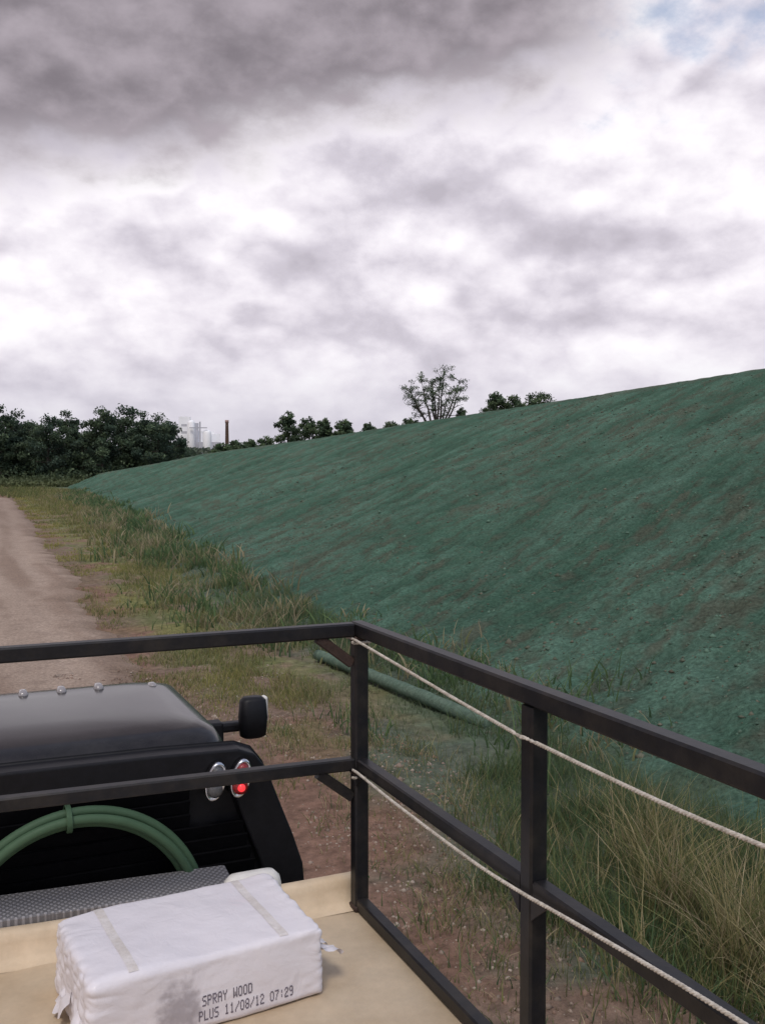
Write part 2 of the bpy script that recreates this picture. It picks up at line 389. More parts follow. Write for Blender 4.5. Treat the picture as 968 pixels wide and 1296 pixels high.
bare=sstep(15,8,y+(q-.5)*6)*sstep(3.4,1.7,dd)
keep=(q+rng.uniform(-.10,.10,n)>.47)&(q2+rng.uniform(-.05,.05,n)<.60)&(rng.uniform(0,1,n)>bare*.86)&(rng.uniform(0,1,n)>wclear(x,y)*.6)
x=x[keep];y=y[keep];q=q[keep];n=len(x);dd=x-redge(y)
h=rng.uniform(.04,.22,n)*(.55+.8*sstep(.3,2.5,dd))*(.3+1.6*fbm(x*1.1,y*1.1,74,3));h*=1+sstep(30,90,y)*.6;h*=1-.45*wclear(x,y)
wd=.004+.0011*y*.55
g=pick([(.25,.28,.09),(.31,.30,.11),(.42,.36,.20),(.18,.22,.09),(.36,.30,.17)],n)
yel=sstep(2.4,.3,dd)*sstep(8,13,y)
g=mixc(g,np.array([.47,.43,.13]),yel*.55*sstep(.4,.6,vn(x*.8,y*.4,72)))
o=x-.085*y
g=mixc(g,np.array([.12,.20,.11]),sstep(3.7,5.0,o+.8*sstep(14,9,y)+(q-.5)*2.4)*.75)
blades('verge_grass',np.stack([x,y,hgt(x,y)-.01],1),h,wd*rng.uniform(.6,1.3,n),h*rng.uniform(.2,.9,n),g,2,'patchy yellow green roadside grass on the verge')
n=9000;y=rng.uniform(60,190,n);x=-4.3+.0425*y-rng.uniform(0,14,n)
x=np.where(y>118,x+rng.uniform(0,16,n),x)
bendx=-np.maximum(y-105,0)**2*.0035;inr=(x>-4+.0425*y+bendx)&(x<2.4+.0425*y+bendx)
x=x[~inr];y=y[~inr];n=len(x)
h=rng.uniform(.3,.9,n);blades('meadow_grass',np.stack([x,y,0*x-.02],1),h,.12+0*h,h*.5,pick([(.19,.22,.08),(.13,.17,.07),(.26,.26,.11)],n),2,'rough meadow grass beyond the gravel road')
P=[];Hh=[];Cl=[]
for i in range(620):
    yy=math.exp(random.uniform(math.log(8),math.log(150)));toeplant=i%3==0
    oo=float(toe0(np.array(yy)))+random.gauss(.15,.3) if toeplant else random.gauss(4.0,.8)
    if yy<14 and oo<3.4: continue
    xx=oo+.085*yy
    if xx<float(redge(np.array(yy)))+.5: continue
    if float(wclear(np.array(xx),np.array(yy)))>.2: continue
    if not toeplant and fbm(np.array(xx*.3),np.array(yy*.3),77,3)<.46: continue
    k=36 if not toeplant else 26;sp_=random.uniform(.10,.45)*(1+yy*.008)*(.6 if toeplant else 1)
    px_=xx+rng.normal(0,sp_,k);py_=yy+rng.normal(0,sp_*1.3,k)
    hh=random.uniform(.2,.85)*rng.uniform(.3,1,k)*(1.15 if yy>20 else .85)
    green=random.random()<.55
    col=pick([(.13,.21,.09),(.16,.24,.10),(.10,.17,.08)] if green else [(.36,.32,.19),(.27,.28,.13),(.42,.36,.23)],k)
    P.append(np.stack([px_,py_,hgt(px_,py_)-.02],1));Hh.append(hh);Cl.append(col)
P=np.concatenate(P);Hh=np.concatenate(Hh);Cl=np.concatenate(Cl)
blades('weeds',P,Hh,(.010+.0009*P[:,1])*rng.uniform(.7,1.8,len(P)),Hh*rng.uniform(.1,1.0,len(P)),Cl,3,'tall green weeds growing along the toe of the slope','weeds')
P=[];Hh=[];Cl=[];Ln=[]
def tuft(xx,yy,k,hm,cols,sp_=.13,ln=.6):
    px_=xx+rng.normal(0,sp_,k);py_=yy+rng.normal(0,sp_,k);hh=hm*rng.uniform(.45,1.1,k)
    P.append(np.stack([px_,py_,hgt(px_,py_)-.02],1));Hh.append(hh);Cl.append(pick(cols,k));Ln.append(hh*rng.uniform(.1,ln,k)*1.1)
DRY=[(.46,.39,.21),(.36,.32,.15),(.25,.27,.11),(.54,.45,.28),(.17,.20,.08)]
GRN=[(.12,.20,.09),(.16,.23,.095),(.10,.16,.08),(.22,.24,.10)]
for (tx,ty,hm) in ((4.55,5.2,.95),(4.35,4.3,.95),(4.9,5.9,.8),(4.15,3.5,.85),(4.65,4.6,.8)):
    tuft(tx,ty,330,hm,DRY,.12,.9)
for i in range(44):
    tuft(random.uniform(3.8,5.5),random.uniform(2.6,7.2),140,random.uniform(.2,.5),GRN,.18,.9)
for i in range(22):
    tuft(random.uniform(3.6,5.4),random.uniform(2.6,7.4),70,random.uniform(.35,.7),DRY+GRN,.14,.8)
for i in range(36):
    tuft(random.uniform(2.9,4.1),random.uniform(3.0,7.0),55,random.uniform(.10,.28),DRY+GRN,.17,.9)
for i in range(10):
    tuft(random.uniform(4.4,5.6),random.uniform(6.8,8.6),110,random.uniform(.2,.42),GRN,.14,.8)
for i in range(8):
    tuft(5.75+random.uniform(-.3,.3),10.0+random.uniform(-.5,.4),110,random.uniform(.2,.42),GRN,.14,.8)
for i in range(55):
    yy=random.uniform(6.0,13.5);tuft(random.uniform(2.6,4.5)+.05*yy,yy,60,random.uniform(.08,.24),GRN+DRY+DRY,.17,.9)
P=np.concatenate(P);Hh=np.concatenate(Hh);Cl=np.concatenate(Cl);Ln=np.concatenate(Ln)
kp=rng.uniform(0,1,len(P))>wclear(P[:,0],P[:,1])*.8;P=P[kp];Hh=Hh[kp];Cl=Cl[kp];Ln=Ln[kp]
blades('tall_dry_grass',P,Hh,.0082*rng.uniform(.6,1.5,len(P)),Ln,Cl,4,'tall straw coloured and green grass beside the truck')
def rocks(name,P,s,col,mt,label,cat):
    base=np.array([[1,0,0],[-1,0,0],[0,1,0],[0,-1,0],[0,0,.7],[0,0,-.7]],float)
    F0=np.array([(0,2,4),(2,1,4),(1,3,4),(3,0,4),(2,0,5),(1,2,5),(3,1,5),(0,3,5)])
    n=len(P);a=rng.uniform(0,6.28,n);ca,sa=np.cos(a),np.sin(a)
    V=base[None]*rng.uniform(.5,1.2,(n,6,1))*s[:,None,None]
    V=np.stack([V[...,0]*ca[:,None]-V[...,1]*sa[:,None],V[...,0]*sa[:,None]+V[...,1]*ca[:,None],V[...,2]],-1)+P[:,None]
    ob=obj(name,mesh_np(name,V.reshape(-1,3),(np.arange(n)[:,None,None]*6+F0[None]).reshape(-1,3),mt,np.repeat(col,6,0)));tag(ob,label,cat,kind='stuff')
n=22000;y=rng.uniform(3,15,n)**1.0;x=rng.uniform(1.2,4.8,n);q=fbm(x*1.3,y*1.3,81,3);k=q+rng.uniform(-.2,.2,n)>.5;x=x[k];y=y[k];n=len(x)
rocks('gravel',np.stack([x,y,gz(x,y)+np.where(x<redge(y),.06,-.002)],1),rng.gamma(1.7,.006,n)+.003,pick([(.26,.20,.16),(.34,.28,.23),(.18,.125,.095),(.24,.16,.12)],n),M_clod,'loose gravel scattered along road edge','gravel')
n=45000;y=np.exp(rng.uniform(np.log(5),np.log(50),n));o=rng.uniform(4.9,25,n);x=o+.085*y;q=fbm(x*.45,y*.45,61,5);k=q+rng.uniform(-.15,.15,n)>.48;x=x[k];y=y[k];n=len(x)
rocks('soil_clods',np.stack([x,y,hgt(x,y)-.002],1),(rng.gamma(1.5,.007,n)+.006)*(1+y*.02),pick([(.085,.13,.098),(.11,.12,.088),(.10,.17,.125),(.12,.12,.09)],n),M_clod,'fine soil clods lying over the mulched slope','soil')
pts=[];rr=[]
for i in range(30):
    f=i/29;x=5.55+.30*f+.02*math.sin(f*7);y=14.9-5.0*f;pts.append((x,y,float(gz(np.array(5.6),np.array(14.8)))*(1-f)+float(gz(np.array(5.85),np.array(9.9)))*f+.11-.05*max(0,f-.7)/.3));rr.append(.088*(1+.05*math.sin(i*1.9)))
V,F=tube_geo(pts,rr,16);wt=mesh_obj('erosion_wattle',V,F,M_wattle,True);tag(wt,'long green sprayed straw wattle lying at toe of slope','erosion wattle')
# ---------------------------------------------------------------- trees
def tree_meshes(seed,H,W,style='round',leaf=.3,dens=1.0,cols=((.03,.055,.018),(.045,.075,.025),(.02,.04,.014))):
    R=random.Random(seed);rg=np.random.default_rng(seed);parts=[];tips=[]
    tr=H*.022+.05
    if style=='vase':
        nst=11
        for s in range(nst):
            a=2*math.pi*s/nst+R.uniform(-.3,.3);sp=(.10+.42*(s*7%nst)/(nst-1))*W
            hh=H*(.97-.30*(sp/W/.5)**2)*R.uniform(.9,1.0)
            pts=[Vector((0,0,0))];
            for k in range(1,7):
                f=k/6;pts.append(Vector((math.cos(a)*sp*f**.9+R.uniform(-.1,.1),math.sin(a)*sp*f**.9+R.uniform(-.1,.1),hh*f*R.uniform(.95,1.0))))
            parts.append(tube_geo(pts,[tr*.75*(1-.85*k/6) for k in range(7)],5))
            for k in range(3,7):
                if k>4: tips.append((pts[k],W*.040))
                for j in range(3):
                    e=pts[k]+Vector((R.uniform(-1,1),R.uniform(-1,1),R.uniform(0,.8)))*W*.12
                    parts.append(tube_geo([pts[k],(pts[k]+e)/2+Vector((0,0,.05)),e],[tr*.2,tr*.13,tr*.05],4));
                    if j<2 or k>4: tips.append((e,W*.040))
    else:
        top=H*.85;pts=[Vector((R.uniform(-.1,.1)*k*.15*W*.3,R.uniform(-.1,.1)*k*.15*W*.3,top*k/6)) for k in range(7)]
        parts.append(tube_geo(pts,[tr*(1-.8*k/6) for k in range(7)],7))
        nl=18
        for s in range(nl):
            f=.18+.74*s/nl;p0=Vector((pts[int(f*6)].x,pts[int(f*6)].y,top*f))
            a=s*2.4+R.uniform(-.4,.4);ln=W*.5*(1-.75*max(0,f-.45)/.55)*R.uniform(.55,1.1)*(.75+.25*min(1,f/.4))
            e=p0+Vector((math.cos(a)*ln,math.sin(a)*ln,H*R.uniform(.04,.18)))
            mid=p0.lerp(e,.5)+Vector((0,0,-.02*H))
            parts.append(tube_geo([p0,mid,e],[tr*.4,tr*.26,tr*.08],5))
            tips+= [(e,W*R.uniform(.08,.14)),(mid,W*.12),(p0.lerp(e,.78)+Vector((R.uniform(-1,1),R.uniform(-1,1),.5))*W*.08,W*.10)]
        tips.append((Vector((0,0,H*.93)),W*.11))
    V,F=merge(parts)
    tm=bpy.data.meshes.new('trunk');tm.from_pydata([tuple(v) for v in V],[],F);tm.materials.append(M_bark);tm.polygons.foreach_set('use_smooth',[True]*len(tm.polygons))
    cs=[];cc=[];
    for p,r in tips:
        k=int(dens*52);d_=rg.normal(0,1,(k,3));d_/=np.maximum(np.linalg.norm(d_,axis=1),.01)[:,None]
        rad=r*rg.uniform(.3,1.3,(k,1))
        c=np.array(p)+d_*rad*np.array([1,1,.8]);c[:,2]=np.maximum(c[:,2],.1)
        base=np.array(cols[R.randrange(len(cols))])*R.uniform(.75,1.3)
        cs.append(c);cc.append(base*(1+.35*d_[:,2:3])*rg.uniform(.7,1.3,(k,1)))  # clump tops lighter, undersides darker: light from above painted into leaf tint
    c=np.concatenate(cs);cc=np.concatenate(cc);n=len(c)
    u=rg.normal(0,1,(n,3));u/=np.linalg.norm(u,axis=1)[:,None];v=np.cross(u,rg.normal(0,1,(n,3)));v/=np.linalg.norm(v,axis=1)[:,None]
    s=leaf*rg.uniform(.5,1.2,(n,1))
    V=np.stack([c-u*s,c+v*s*.55,c+u*s,c-v*s*.55],1).reshape(-1,3);F=np.arange(n*4).reshape(-1,4)
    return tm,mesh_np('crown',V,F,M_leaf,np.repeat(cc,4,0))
def put_tree(tm,cm,x,y,z,rot,s,label,group,name='tree',sz=1):
    e=empty(name,(x,y,z),label,'tree',group);e.rotation_euler=(0,0,rot);e.scale=(s,s,s*sz)
    for nm,me in(('trunk',tm),('crown',cm)):
        o_=bpy.data.objects.new(nm,me);link(o_,e)
VAR=[tree_meshes(100+i,15,(9,11,10,12)[i],'round',.30,2.4,((.065,.098,.060),(.090,.128,.072),(.046,.072,.050))) for i in range(4)]  # leaf colours lifted and cooled, distance haze painted into the tint
tops=[(2,510,9),(24,517,8),(40,531,7),(62,524,8),(86,517,8),(106,532,7),(130,514,9),(156,512,10),(182,518,9),(201,522,9),(214,530,8),(226,556,6),(-20,512,9),(-45,520,9),(-75,520,9),(12,542,7),(50,548,7),(112,544,7),(168,540,8),(206,550,7)]
for i,(u,v,wd_) in enumerate(tops):
    f=205+(i*37)%22;Aa=(u-484)/1222;Bb=(648-v)/1222-.0417
    x=f*(.411+.9116*Aa);y=f*(.9116-.411*Aa);Ht=3.05+Bb*f
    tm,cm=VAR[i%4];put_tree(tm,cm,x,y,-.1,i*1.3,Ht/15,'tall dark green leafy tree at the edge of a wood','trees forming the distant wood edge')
n=18000;u=rng.uniform(-120,238,n);f=rng.uniform(190,214,n);Aa=(u-484)/1222
x=f*(.411+.9116*Aa);y=f*(.9116-.411*Aa)
hmax=1.0+7.5*fbm(x*.16,y*.16,91,3)**1.3*sstep(190,206,f)
z=rng.uniform(0,1,n)**.8*hmax
c=np.stack([x,y,z],1);uu=rng.normal(0,1,(n,3));uu/=np.linalg.norm(uu,axis=1)[:,None];vv=np.cross(uu,rng.normal(0,1,(n,3)));vv/=np.linalg.norm(vv,axis=1)[:,None];s=rng.uniform(.2,.45,(n,1))
V=np.stack([c-uu*s,c+vv*s*.6,c+uu*s,c-vv*s*.6],1).reshape(-1,3)
lt=sstep(3.0,.5,z)
cc=mixc(pick([(.07,.105,.06),(.09,.125,.065),(.05,.08,.05)],n),np.array([.15,.17,.075]),lt*.75)
ob=obj('undergrowth',mesh_np('undergrowth',V,np.arange(n*4).reshape(-1,4),M_leaf,np.repeat(cc,4,0)));tag(ob,'dense undergrowth and brush below the wood edge','undergrowth',kind='stuff')
n=20000;f=rng.uniform(330,380,n);u=rng.uniform(-150,420,n);Aa=(u-484)/1222
x=f*(.411+.9116*Aa);y=f*(.9116-.411*Aa);hmax=7+6*fbm(x*.05,y*.02,93,3);z=rng.uniform(0,1,n)*hmax
c=np.stack([x,y,z],1);uu=rng.normal(0,1,(n,3));uu/=np.linalg.norm(uu,axis=1)[:,None];vv=np.cross(uu,rng.normal(0,1,(n,3)));vv/=np.linalg.norm(vv,axis=1)[:,None];s=rng.uniform(.6,1.2,(n,1))
V=np.stack([c-uu*s,c+vv*s*.6,c+uu*s,c-vv*s*.6],1).reshape(-1,3);cc=pick([(.09,.12,.085),(.115,.14,.10)],n)  # pale greyed leaf colours carry the haze, no real haze here
ob=obj('far_woodland',mesh_np('far_woodland',V,np.arange(n*4).reshape(-1,4),M_leaf,np.repeat(cc,4,0)));tag(ob,'hazy low woodland behind the embankment','woodland',kind='stuff')
def crest(u,vtop,f,Wpx,style,seed,leaf,dens,label,name='tree',group='trees along the embankment crest'):
    Aa=(u-484)/1222;Bb=(648-vtop)/1222-.0417;x=f*(.411+.9116*Aa);y=f*(.9116-.411*Aa);z=float(hz_(np.array(x),np.array(y))[0])
    H=CH+Bb*f-z;W=Wpx/1222*f
    tm,cm=tree_meshes(seed,H,W,style,leaf,dens,((.075,.115,.06),(.10,.14,.07),(.055,.085,.05)))
    put_tree(tm,cm,x,y,z-.05,0,1,label,group,name)
crest(552,467,95,112,'vase',5,.085,.95,'open vase shaped green tree with sky showing between limbs')
crest(628,496,82,44,'round',6,.11,1.6,'low rounded leafy tree on embankment crest')
crest(652,500,84,42,'round',7,.11,1.6,'low rounded leafy tree on embankment crest')
crest(682,496,82,60,'round',8,.11,1.4,'wide low leafy tree on embankment crest')
crest(365,519,122,36,'round',9,.16,1.2,'upright green tree behind the embankment')
crest(392,528,120,40,'round',10,.16,1.2,'small bushy tree behind the embankment')
crest(412,529,118,32,'round',11,.16,1.1,'small bushy tree behind the embankment')
crest(437,531,116,34,'round',12,.16,1.4,'small bushy tree behind the embankment')
crest(468,535,105,30,'round',13,.12,1.2,'low shrub like tree on embankment crest')
crest(497,534,100,34,'round',14,.12,1.0,'low shrub like tree on embankment crest')
crest(520,529,98,36,'round',15,.12,1.0,'low shrub like tree on embankment crest')
crest(583,514,98,26,'round',16,.12,1.0,'low shrub like tree on embankment crest')
for i,(u,v) in enumerate([(283,561),(300,558),(318,556),(338,551)]):
    crest(u,v,150+i*3,36,'round',30+i,.2,1.4,'low leafy tree behind the embankment')
# ---------------------------------------------------------------- factory
def at(u,f): Aa=(u-484)/1222;return f*(.411+.9116*Aa),f*(.9116-.411*Aa)
fx,fy=at(250,420)
fac=empty('factory',(fx,fy,0),'white industrial plant buildings with stepped rooflines behind trees','factory')
Rz=Matrix.Rotation(math.radians(-15),3,'Z')
def fbox(nm,u,wpx,vt,dep,mt,dy=0,vb=None):
    D=420+dy;x,y=at(u,D);Ht=CH+((648-vt)/1222-.0417)*D;zb=0 if vb is None else CH+((648-vb)/1222-.0417)*D
    V,F=box_geo((x,y,(Ht+zb)/2),(wpx/1222*D,dep,Ht-zb),Rz);return mesh_obj(nm,V,F,mt,False,fac)
fbox('tower',235,14,528,6,M_white);fbox('tower',247,10,536,6,M_grey,5);fbox('hall',256,16,546,10,M_white,9);fbox('hall',268,22,550,12,M_white,16);fbox('hall',266,28,560,8,M_grey,4)
for (u_,w_,v_) in ((243,9,532),(263,11,544)):
    D=412;x,y=at(u_,D);Ht=CH+((648-v_)/1222-.0417)*D;r0_=w_/2/1222*D
    V,F=loft([[(x+r*math.cos(a),y+r*math.sin(a),z) for a in np.linspace(0,2*math.pi,21)[:-1]] for r,z in((r0_,0),(r0_,Ht-r0_*.8),(r0_*.85,Ht-r0_*.4),(r0_*.5,Ht-r0_*.1),(r0_*.05,Ht))]);mesh_obj('silo',V,F,M_white,True,fac)
fbox('facade_panel',234,7,537,.3,M_grey,-7,540);fbox('facade_panel',234,7,546,.3,M_grey,-7,549)
fbox('walkway',252,22,541,.6,M_grey,-10,542.2);fbox('duct',254,2.0,534,.8,M_grey,-10);fbox('roof_vent',270,4,546,2,M_white,12,550)
cx,cy=at(288,410);Ht=CH+((648-532)/1222-.0417)*410
V,F=loft([[(cx+r*math.cos(a),cy+r*math.sin(a),z) for a in np.linspace(0,2*math.pi,17)[:-1]] for r,z in((1.1,0),(.65,Ht-1.2),(.8,Ht-1.2),(.8,Ht))])
ch=mesh_obj('chimney',V,F,M_brick,True);tag(ch,'slender reddish brown industrial chimney stack','chimney')
# ---------------------------------------------------------------- truck
XC=.18
truck=empty('flatbed_truck',(XC,4.0,0),'black work truck with louvred cab guard and roof lights','truck')
def R_(z): return CH+z
rings=[]
for z,hw,y0,y1,r in((-2.35,1.0,3.52,5.3,.12),(-2.0,1.03,3.5,5.35,.14),(-1.72,1.03,3.5,5.35,.15),(-1.56,.99,3.5,5.3,.16),(-1.50,.95,3.51,5.22,.16),(-1.12,.82,3.56,4.78,.15),(-1.045,.79,3.57,4.68,.15),(-1.005,.765,3.60,4.64,.14),(-.986,.71,3.67,4.57,.15),(-.977,.63,3.76,4.49,.16),(-.971,.4,3.9,4.35,.18)):
    rings.append(rrect(XC-hw,XC+hw,y0,y1,r,R_(z),6))
V,F=loft(rings);cab=mesh_obj('cab',V,F,M_black,True,truck)
V,F=loft([rrect(XC-a,XC+a,5.2,y1,.2,R_(z),6) for z,a,y1 in((-2.35,.98,6.7),(-1.9,1.0,6.75),(-1.72,.95,6.7),(-1.66,.8,6.6),(-1.64,.4,6.4))]);mesh_obj('hood',V,F,M_black,True,truck)
def quad(nm,pts,mt): return mesh_obj(nm,pts,[(0,1,2,3)],mt,False,truck)
for sg in(1,-1):
    P_=[(XC+sg*.937,3.8,R_(-1.47)),(XC+sg*.937,4.95,R_(-1.47)),(XC+sg*.84,4.62,R_(-1.17)),(XC+sg*.84,3.8,R_(-1.17))]
    V=P_+[(a+sg*.03,b,c) for a,b,c in P_];mesh_obj('side_window',V,[(0,1,2,3),(4,5,6,7),(0,1,5,4),(1,2,6,5),(2,3,7,6),(3,0,4,7)],M_glass,False,truck)
quad('windshield',[(XC-.82,5.235,R_(-1.47)),(XC+.82,5.235,R_(-1.47)),(XC+.70,4.84,R_(-1.15)),(XC-.70,4.84,R_(-1.15))],M_glass)
for xx in(.85,.61,.45,.29,-.10):
    zz=-.018 if xx==.85 else 0
    P_=[rrect(xx-a,xx+a,4.47-b,4.47+b,min(a,b)*.8,R_(z+zz),3) for a,b,z in((.021,.04,-.99),(.020,.038,-.970),(.013,.028,-.957),(.005,.010,-.954))]
    V,F=loft(P_);mesh_obj('roof_light',V,F,M_lamp,True,truck)
half=[(0,-1.0),(.5,-1.005),(.78,-1.015),(.84,-1.04),(.885,-1.10),(.93,-1.22),(.985,-1.36),(1.025,-1.48),(1.035,-1.60),(1.02,-2.0)]
outl=[(XC+a,b) for a,b in half]+[(XC-a,b) for a,b in half[::-1][:-1]]
inner=[(XC+a*.86,-1.10-(abs(b+1.0))*.88) for a,b in half]+[(XC-a*.86,-1.10-(abs(b+1.0))*.88) for a,b in half[::-1][:-1]]
n=len(outl);V=[(a,3.40,R_(b)) for a,b in outl]+[(a,3.40,R_(b)) for a,b in inner]+[(a,3.49,R_(b)) for a,b in outl]+[(a,3.46,R_(b)) for a,b in inner]
F=[]
for i in range(n):
    j=(i+1)%n
    F+=[(i,j,n+j,n+i),(2*n+i,2*n+j,j,i),(n+i,n+j,3*n+j,3*n+i)]
F.append(tuple(range(3*n,4*n)));F.append(tuple(range(2*n,3*n)))
rack=mesh_obj('cab_guard',V,F,M_matt,False,truck);bevel(rack,.012,3)
parts=[]
for k in range(15):
    z=-1.16-.05*k;hw=.74+.14*min(1,max(0,(-z-1.1)/.5))
    if z>-1.3: hw=.60
    parts.append(box_geo((XC,3.425,R_(z)),(hw*2,.008,.052),Matrix.Rotation(math.radians(20),3,'X')))
V,F=merge(parts);lv=mesh_obj('louvre',V,F,M_louv,False,truck)
for j,(xx,lit) in enumerate(((.862,0),(.955,1))):
    hs=[]
    for (sc_,yy) in((1,3.40),(1,3.365),(.93,3.358),(.86,3.36)):
        hs.append([(xx+sc_*(.038*math.cos(a))-.012*math.sin(a)*-1,yy,R_(-1.113)+sc_*.070*math.sin(a)) for a in np.linspace(0,2*math.pi,25)[:-1]])
    V,F=loft(hs);lamp=mesh_obj('tail_lamp',V,F,M_chrome,True,truck)
    for dz,m_,mr2 in((.034,M_greyl if not lit else M_red,.022),(-.027,M_greyl if not lit else M_red,.028)):
        c_=(xx+dz*.16,0,R_(-1.113)+dz)
        hs=[[(c_[0]+r*math.cos(a),yy,c_[2]+r*math.sin(a)) for a in np.linspace(0,2*math.pi,17)[:-1]] for r,yy in((mr2,3.366),(mr2*.96,3.350),(mr2*.6,3.344),(.003,3.342))]
        V,F=loft(hs);ln=mesh_obj('lens',V,F,m_,True,lamp);ln.matrix_parent_inverse=Matrix.Identity(4)
        if lit:
            rb=.015 if dz<0 else .008
            hs=[[(c_[0]+r*math.cos(a),yy,c_[2]+r*math.sin(a)) for a in np.linspace(0,2*math.pi,17)[:-1]] for r,yy in((rb,3.348),(rb*.9,3.339),(.002,3.336))]
            V,F=loft(hs);ln=mesh_obj('bulb',V,F,M_redlit,True,lamp);ln.matrix_parent_inverse=Matrix.Identity(4)
V,F=loft([rrect(1.235-s_2,1.345+s_2,4.30-t_,4.38+t_*.5,.03,R_(z),4) for z,s_2,t_ in((-1.245,-.01,-.01),(-1.235,.005,0),(-1.15,.01,.01),(-1.07,.005,0),(-1.055,-.01,-.01))])
mir=mesh_obj('door_mirror',V,F,M_matt,True,truck)
V,F=merge([box_geo((1.354,4.36,R_(-1.12)),(.020,.05,.12))]);bevel(mesh_obj('mirror_cap',V,F,M_jug,False,truck),.008)
V,F=merge([box_geo((1.135,4.42,R_(-1.205)),(.25,.06,.045)),box_geo((1.08,4.43,R_(-1.235)),(.17,.09,.12))]);bevel(mesh_obj('mirror_arm',V,F,M_matt,False,truck),.012)
V,F=box_geo((XC,1.1,.98),(2.14,4.6,.10));bevel(mesh_obj('flatbed',V,F,M_matt,False,truck),.01)
V,F=merge([box_geo((XC-.4,2.6,.78),(.09,8.0,.2)),box_geo((XC+.4,2.6,.78),(.09,8.0,.2))]);mesh_obj('chassis_rail',V,F,M_matt,False,truck)
for yy in(5.75,.4):
    for sg in(1,-1):
        xc=XC+sg*.88
        V,F=loft([[(xc+dx,yy+r*math.cos(a),.42+r*math.sin(a)) for a in np.linspace(0,2*math.pi,33)[:-1]] for r,dx in((.24,-.11),(.38,-.12),(.415,-.09),(.415,.09),(.38,.12),(.24,.11))])
        wh=mesh_obj('wheel',V,F,M_rubber,True,truck)
        V,F=loft([[(xc+dx,yy+r*math.cos(a),.42+r*math.sin(a)) for a in np.linspace(0,2*math.pi,25)[:-1]] for r,dx in((.235,-.09),(.235,.095),(.2,.08),(.08,.1))]);mesh_obj('rim',V,F,M_chrome,True,wh).matrix_parent_inverse=Matrix.Identity(4)
# ---------------------------------------------------------------- tank
DZ=CH-1.519;SK=.052
def fy_(x): return 3.10+(1.284-x)*SK
tank=empty('seeding_tank',(XC,1.0,1.03),'beige moulded tank with flat walk on top and front lip','tank')
x0,x1=-.92,1.30;y0=-1.3
def ringt(z,ins,r=.06):
    P_=rrect(x0+ins,x1-ins,y0+ins,3.08-ins,r,z,5)
    return [(a,b+((1.284-a)*SK if b>1 else 0),c) for a,b,c in P_]
V,F=loft([ringt(1.03,.10),ringt(1.35,.06),ringt(DZ-.05,.02),ringt(DZ-.012,.0),ringt(DZ,.012)]);mesh_obj('tank_shell',V,F,M_tank,True,tank)
md=tank.children[0].modifiers.new('e','EDGE_SPLIT');md.split_angle=math.radians(50)
prof=[(-.075,0.001),(-.045,.006),(-.025,.022),(-.014,.06),(-.008,.083),(.004,.093),(.03,.094),(.044,.085),(.05,.06),(.05,-.10)]
V=[];ns=40
for i in range(ns+1):
    xx=x0+.01+(x1-x0-.02)*i/ns
    for a,b in prof:V.append((xx,fy_(xx)+.0+a,DZ+b+.003*math.sin(i*.5)))
np_=len(prof);F=[(i*np_+k,(i+1)*np_+k,(i+1)*np_+k+1,i*np_+k+1) for i in range(ns) for k in range(np_-1)]
F+=[tuple(range(np_)),tuple(range(ns*np_,(ns+1)*np_))[::-1]]
mesh_obj('front_lip',V,F,M_tank,True,tank)
tb=empty('tool_box',(.0,3.25,1.03),'diamond plate aluminium tool box between tank and cab','tool box')
def skewbox(xa,xb,ya,yb,za,zb,zb2=None):
    V=[];
    for kz,z in enumerate((za,zb)):
        for kk,(a,b) in enumerate(((xa,ya),(xb,ya),(xb,yb),(xa,yb))):V.append((a,b+(1.284-a)*SK*.9,(zb2 if (kz==1 and kk>1 and zb2) else z)+(0 if kz==0 else (.012 if a<0 else -.010))))
    return V,[(3,2,1,0),(4,5,6,7),(0,1,5,4),(1,2,6,5),(2,3,7,6),(3,0,4,7)]
V,F=skewbox(-.55,.85,3.160,3.28,1.03,R_(-1.47));bevel(mesh_obj('box_body',V,F,M_plate,False,tb),.006)
V,F=skewbox(-.57,.88,3.152,3.300,R_(-1.455),R_(-1.408),R_(-1.388));bevel(mesh_obj('box_lid',V,F,M_plate,False,tb),.006)
parts=[]
for j,(r,dy,cx_,cz_) in enumerate(((.420,0,.385,-1.565),(.384,.004,.383,-1.565),(.402,-.034,.387,-1.567),(.402,.034,.384,-1.563))):
    pts=[(cx_+r*(1+.004*math.sin(3*a+j))*math.cos(a),3.352+dy*.8-.006+.003*math.sin(2*a+j),R_(cz_)+r*(1+.005*math.sin(2*a+j*2))*math.sin(a)) for a in np.linspace(0,2*math.pi,97)]
    parts.append(tube_geo(pts,.0165,14))
hose=empty('coiled_hose',(.375,3.35,R_(-1.9)),'coil of thick green rubber hose standing on edge','hose')
V,F=merge(parts);mesh_obj('hose_coil',V,F,M_hose,True,hose)
pts=[(.345+.004*a/6.28,3.345+.056*math.cos(a),R_(-1.164)+.042*math.sin(a)) for a in np.linspace(0,2*math.pi*4,90)]
V,F=tube_geo(pts,.0035,6)
tie=mesh_obj('hose_tie',V,F,M_hose,True,hose)
